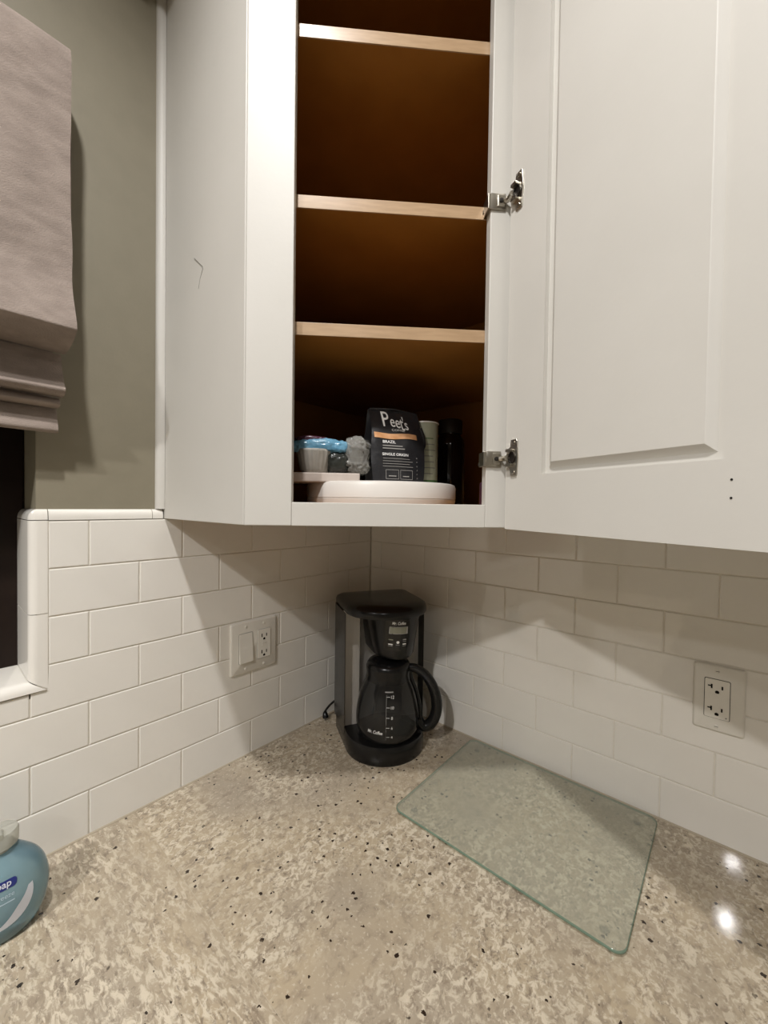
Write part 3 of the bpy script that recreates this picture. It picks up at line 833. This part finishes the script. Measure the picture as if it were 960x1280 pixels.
# ================================================================ SOAP BOTTLE
SB = Vector((.1000, -.8290, 0)); ys_ = math.radians(-6)
sb = thing('soap_bottle', 'blue liquid hand soap bottle with clear cap on worktop by the window wall', 'soap bottle', tuple(SB), ys_)
SX, SYb = .036, .0515            # half depth / half width
sprof = [(.62, 0), (.70, .002), (.83, .011), (.94, .026), (1.0, .046), (.985, .062), (.90, .079), (.75, .093), (.57, .103), (.43, .110), (.37, .1135)]
sps = smooth_path([(r, 0, z) for r, z in sprof], 3)
def SP(x, y, z): return Vector((SX * x, SYb * y, z))
def srad(z):
    for a, c in zip(sps, sps[1:]):
        if a.z <= z <= c.z: return a.x + (c.x - a.x) * (z - a.z) / max(c.z - a.z, 1e-6)
    return .4
fin('body', lathe([(p.x, p.z) for p in sps], SP, 48), 'soap', sb, smooth=180, world=False)
fin('neck', lathe([(.0150, .1125), (.0150, .1190)], None, 28), 'cap_clear', sb, smooth=40, world=False)
fin('cap', lathe([(.0190, .1175), (.0200, .1185), (.0200, .1335), (.0185, .1365), (.0120, .1375)], None, 32), 'cap_clear', sb, smooth=40, world=False)
fin('spout', tube([(.006, 0, .1370), (.016, 0, .1395), (.021, 0, .1385)], .0045, 10), 'cap_clear', sb, smooth=60, world=False)
def SS(u, v, t):
    """label wrap: u along the front, v height"""
    r = srad(v); a = (u + .001) / (SYb * r)
    a = max(-1.5, min(1.5, a))
    return Vector(((SX * r + t) * math.cos(a), (SYb * r + t) * math.sin(a), v))
fin('label', patch(rect(-.030, .0165, .0760, .0860, .004), SS, .0005, 3), 'navy', sb, world=False, label='navy logo badge')
fin('lettering', text_bm('softsoap', .0105, lambda u, v, t: SS(-.0060 + u, .0790 + v, t + .0006), sx=.95, bold=.01), 'label_white', sb, world=False)
fin('lettering', text_bm('breeze', .0080, lambda u, v, t: SS(.004 + u, .0660 + v, t + .0004), sx=.9), 'label_pale', sb, world=False)
fin('print_line', patch(rect(-.020, .014, .0595, .0610), SS, .0005, 2), 'label_pale', sb, world=False)
sw = []
for i in range(15):
    t = i / 14; a = math.radians(-105 + 118 * t); sw.append((.035 * math.cos(a), .060 + .034 * math.sin(a)))
for i in range(15):
    t = 1 - i / 14; a = math.radians(-105 + 118 * t); k = .0140 * math.sin(math.pi * min(1, .12 + .88 * (1 - t))) + .0004
    sw.append(((.035 - k) * math.cos(a), .060 + (.034 - k) * math.sin(a)))
b3 = bmesh.new()
for i in range(14):
    q = [sw[i], sw[i + 1], sw[28 - i], sw[29 - i]]
    b3.faces.new([b3.verts.new(SS(u, v, .0005)) for u, v in q])
fin('swoosh', b3, 'label_white', sb, world=False, label='white curved swoosh on the label')

# ================================================================ CABINET CONTENTS
SZ = OB - .003                         # shelf floor of the cabinet
def on_floor(s, o): q = D(s, o, 0); return Vector((q[0], q[1], 0))
# white round turntable
c0 = on_floor(.2105, -.172)
ttp = [(0.1305, SZ + .0002), (0.1385, SZ + .003), (0.1400, SZ + .0105), (0.1387, SZ + .0110), (0.1387, SZ + .0118), (0.1400, SZ + .0124), (0.1400, SZ + .032), (0.1380, SZ + .0375), (0.1335, SZ + .0392), (0.1295, SZ + .0385), (0.1275, SZ + .0365)]
TTZ = SZ + .0366
tt = thing('turntable', 'white round plastic container under the coffee bag in the corner cabinet', 'container', (c0.x, c0.y, SZ))
fin('drum', lathe(ttp, lambda x, y, z: (c0.x + x, c0.y + y, z), 72), 'white_plastic', tt, smooth=35)
# beige flat box under the filters
bx = fin('flat_box', dbox(.030, .168, -.165, -.075, TTZ + .0006, TTZ + .0162, .002), 'beige_card')
bx['label'] = 'flat beige card box under the bag of coffee filters'; bx['category'] = 'box'

# coffee bag
yaw_c = 2.2831
cr = Vector((math.sin(yaw_c), -math.cos(yaw_c), 0)); cfw = Vector((math.cos(yaw_c), math.sin(yaw_c), 0))
a_ = math.radians(24)
be = cr * math.cos(a_) + cfw * math.sin(a_)          # bag's right
bo = -cfw * math.cos(a_) + cr * math.sin(a_)         # bag's front
BP = on_floor(.2310, -.122) + Vector((0, 0, TTZ + .0003))
bag = thing('coffee_bag', 'black foil coffee bag with copper band and white lettering in the corner cabinet', 'coffee bag', tuple(BP))
BW, BH = .0520, .133
def bag_half(v):      # half thickness by height 0..1
    return .027 * (1 - max(0, (v - .62) / .38) ** 1.3 * .86) * (.92 + .08 * math.sin(math.pi * v))
def bag_w(v):
    return BW * (.93 + .07 * math.sin(math.pi * min(1, v * 1.35)) + .0 * v)
def BF(u, v, t):      # u in -1..1 across, v in metres up, t proud
    k = v / BH; h = bag_half(k); w_ = bag_w(k)
    x = max(-1, min(1, u / w_))
    crk = noise.noise(Vector((u * 38, v * 30, 2.2))) * .0030 * (.35 + k)
    lean = .012 * k
    p = BP + be * u + bo * (h * (1 - .30 * abs(x) ** 2.6) + crk - lean + t) + Vector((0, 0, v))
    return p
rings = []
nu = 22
for j in range(27):
    v = BH * j / 26; k = j / 26; w_ = bag_w(k); h = bag_half(k); ring_ = []
    for i in range(nu + 1):
        u = -w_ + 2 * w_ * i / nu; ring_.append(BF(u, v, 0))
    for i in range(1, 6):       # right gusset
        t = i / 6; ring_.append(BP + be * (w_ - .010 * math.sin(math.pi * t) * (1 - k * .3)) + bo * (h * .7 * (1 - 2 * t) - .012 * k) + Vector((0, 0, v)))
    for i in range(nu + 1):
        u = w_ - 2 * w_ * i / nu; q = BF(u, v, 0); x = u / w_
        ring_.append(BP + be * u - bo * (h * (1 - .30 * abs(x) ** 2.6) + .012 * k) + Vector((0, 0, v)))
    for i in range(1, 6):
        t = i / 6; ring_.append(BP + be * (-w_ + .010 * math.sin(math.pi * t) * (1 - k * .3)) + bo * (-h * .7 * (1 - 2 * t) - .012 * k) + Vector((0, 0, v)))
    rings.append(ring_)
fin('pouch', loft(rings), 'bag', bag, smooth=70)
fin('seal', tube([BP + be * (-bag_w(1) + .002) - bo * .0115 + Vector((0, 0, BH)), BP - bo * .010 + Vector((0, 0, BH + .003)), BP + be * (bag_w(1) - .002) - bo * .0115 + Vector((0, 0, BH - .001))], .0026, 6), 'bag', bag)
side = BP + be * (bag_w(.62) - .002) + Vector((0, 0, .082))
fin('tin_tie', tube(smooth_path([side + Vector((0, 0, .022)), side + be * .006 + Vector((0, 0, .010)), side + be * .009 - Vector((0, 0, .006)), side + be * .003 - Vector((0, 0, .018))], 4), .0055, 8), 'bag', bag, smooth=180)
b3 = bmesh.new(); n = 24
for i in range(n):
    q = []
    for u, vv_ in ((-.0462 + .0800 * i / n, .0790), (-.0462 + .0800 * (i + 1) / n, .0790), (-.0462 + .0800 * (i + 1) / n, .0885), (-.0462 + .0800 * i / n, .0885)):
        q.append(b3.verts.new(BF(u, vv_ + .0012 * math.sin(u * 90), .0010)))
    b3.faces.new(q)
bmesh.ops.remove_doubles(b3, verts=b3.verts, dist=1e-5)
fin('copper_band', b3, 'orange', bag, smooth=180)
def btext(s_, size, u, v, mat='white_print', **kw):
    fin('lettering', text_bm(s_, size, lambda a, c, t: BF(u + a, v + c, t + .0014), **kw), mat, bag)
for ch, u, v, sz in (('P', -.0230, .1005, .0420), ('e', -.0105, .1005, .0320), ('e', -.0005, .0990, .0330), ('t', .0080, .0955, .0400), ("'", .0122, .1010, .0300), ('s', .0170, .0970, .0310)):
    btext(ch, sz, u, v, sx=.66, bold=.004)
btext('COFFEE', .0055, -.002, .0925, sx=1.35)
btext('BRAZIL', .0068, -.0330, .0705, align='LEFT', sx=1.1, bold=.012)
for v_, u1 in ((.0652, .004), (.0606, .008)):
    fin('print_line', patch(rect(-.033, u1, v_, v_ + .0018), BF, .0012, 2), 'grey_print', bag)
btext('SINGLE ORIGIN', .0062, -.0345, .0490, align='LEFT', sx=1.15, bold=.015)
for i in range(4):
    fin('print', patch([(u, .0440 - .0045 * i + v) for u, v in rect(-.033, .018 + .006 * (i % 2), -.0004, .0004)], BF, .0012, 2), 'grey_print', bag)
for u0, u1 in ((-.028, -.004), (-.001, .023)):
    for q in (rect(u0, u1, .0085, .0092), rect(u0, u1, .0240, .0247), rect(u0, u0 + .0007, .0085, .0247), rect(u1 - .0007, u1, .0085, .0247)):
        fin('print', patch(q, BF, .0012, 1), 'grey_print', bag)
for u0, u1 in ((-.023, -.009), (.004, .016)):
    fin('print_line', patch(rect(u0, u1, .0130, .0146), BF, .0012, 1), 'grey_print', bag)
for i in range(6):
    btext('*', .0060, .0325, .008 + .0072 * i, 'grey_print'); 

# coffee filters in a crinkled bag
FZ = TTZ + .0165
fp = thing('coffee_filter_pack', 'bag of paper coffee filters with blue top band on beige box', 'coffee filters', tuple(on_floor(.10, -.115) + Vector((0, 0, FZ))))
fc = on_floor(.0905, -.108)
rings = []
for z, r in ((.0008, .0215), (.006, .0245), (.020, .0285), (.036, .0318), (.040, .0325), (.0385, .0300)):
    ring_ = []
    for i in range(96):
        t = 2 * math.pi * i / 96; rr = r * (1 + (.018 if z > .004 else .004) * math.cos(24 * t))
        ring_.append((fc.x + rr * math.cos(t), fc.y + rr * math.sin(t), FZ + z))
    rings.append(ring_)
fin('filter_stack', loft(rings), 'filter', fp, smooth=180)
def crumple(s0, s1, o0, o1, z0, z1, amp, seed, fr=30, n=14):
    """lumpy pillow of film"""
    bm = bmesh.new()
    bmesh.ops.create_icosphere(bm, subdivisions=5, radius=1)
    for v in bm.verts:
        c = v.co.copy()
        p = Vector([math.copysign(abs(q) ** .55, q) for q in c])
        p.x = (s0 + s1) / 2 + (s1 - s0) / 2 * p.x; p.y = (o0 + o1) / 2 + (o1 - o0) / 2 * p.y; p.z = (z0 + z1) / 2 + (z1 - z0) / 2 * p.z
        q_ = Vector((p.x, p.y, p.z)) * fr + Vector((seed, 0, 0))
        nn = .7 * noise.noise(q_) + .9 * (.5 - abs(noise.noise(q_ * 2.3))) + .6 * (.4 - abs(noise.noise(q_ * 5.1)))
        p += c * nn * amp
        p.z = max(p.z, z0)
        v.co = Vector(D(p.x, p.y, p.z))
    return bm
fin('blue_band', crumple(.050, .150, -.135, -.085, FZ + .0345, FZ + .0560, .005, 3.1, 45), 'blue_film', fp, smooth=180)
fin('plum_band', crumple(.056, .115, -.140, -.095, FZ + .0530, FZ + .0625, .004, 8.4, 50), 'purple_film', fp, smooth=180)
fin('black_label', crumple(.112, .150, -.132, -.086, FZ + .0010, FZ + .0370, .003, 5.2, 40), 'black_film', fp, smooth=180)
fin('wrapper', crumple(.146, .181, -.150, -.088, FZ + .0010, FZ + .0600, .010, 1.7, 60), 'clear_film', fp, smooth=180)

# pale green canister behind the coffee bag
gc = on_floor(.2925, -.178)
cn = thing('paper_canister', 'pale green paper canister standing behind the coffee bag', 'canister', (gc.x, gc.y, TTZ))
CF_ = lambda x, y, z: (gc.x + x, gc.y + y, z)
fin('tube', lathe([(.0265, TTZ + .0006), (.0268, TTZ + .002), (.0268, TTZ + .120)], CF_, 36), 'can', cn, smooth=40)
fin('rim', lathe([(.0275, TTZ + .120), (.0280, TTZ + .122), (.0280, TTZ + .120), (.0270, TTZ + .122)], CF_, 36), 'steel', cn, smooth=40)
fin('green_band', lathe([(.0272, TTZ + .004), (.0272, TTZ + .012)], CF_, 36, cap=False), 'can_green', cn, smooth=40)
for i in range(7):
    th = math.radians(-28)
    fin('print', patch([(a, TTZ + .090 - .011 * i + c) for a, c in rect(-.012, .006 + .003 * (i % 3), -.0008, .0008)], lambda u, v, t: CF_((.0268 + t) * math.cos(th + u / .0268), (.0268 + t) * math.sin(th + u / .0268), v), .0004, 2), 'can_green' if i in (0,) else 'scuff', cn)

def jar(s, o, r, h, label, lidmat='dark_lid'):
    q = on_floor(s, o); z0 = SZ + .0006
    t = thing('dark_jar', label, 'jar', (q.x, q.y, SZ))
    f = lambda x, y, z: (q.x + x, q.y + y, z0 + z)
    fin('glass', lathe([(r * .9, 0), (r, .004), (r, h * .70), (r * .92, h * .77), (r * .72, h * .82), (r * .72, h * .84)], f, 36), 'amber', t, smooth=50)
    fin('lid', lathe([(r * .80, h * .84), (r * .82, h * .85), (r * .82, h * .985), (r * .76, h)], f, 36), lidmat, t, smooth=40)
jar(.365, -.270, .032, .185, 'dark amber jar with brown lid beside the pale green canister')
jar(.150, -.325, .036, .125, 'dark jar at the back of the cabinet behind the coffee filters')
bxd = fin('dark_packet', dbox(.374, .398, -.085, -.045, SZ + .0006, SZ + .042, .003), 'purple_film')
bxd['label'] = 'small dark packet at the hinge side of the cabinet floor'; bxd['category'] = 'packet'

# ================================================================ LAMPS
for x, y, r, s_, lb in LAMPS:
    t = thing('recessed_light', lb, 'ceiling light', (x, y, CEIL - .004))
    fin('trim_ring', lathe([(r + .022, CEIL - .0005), (r + .020, CEIL - .004), (r + .002, CEIL - .005), (r + .0005, CEIL - .0005)], lambda a, c, z: (x + a, y + c, z), 40, cap=False), 'white_plastic', t, smooth=40)
    b3 = bmesh.new(); bmesh.ops.create_circle(b3, cap_ends=True, segments=40, radius=r, matrix=Matrix.Translation((x, y, CEIL - .0025)))
    o = fin('lens', b3, emis('lamp_glow', LAMP_COL, 12), t)
    if o.data.polygons[0].normal.z > 0: o.data.flip_normals()
    li = bpy.data.lights.new('bulb', 'SPOT'); li.energy = s_; li.color = LAMP_COL[:3]; li.spot_size = LAMP_CONE; li.spot_blend = 1.0; li.shadow_soft_size = LAMP_SIZE
    lo_ = bpy.data.objects.new('bulb', li); COL.objects.link(lo_); lo_.parent = t; lo_.location = (0, 0, -.034)
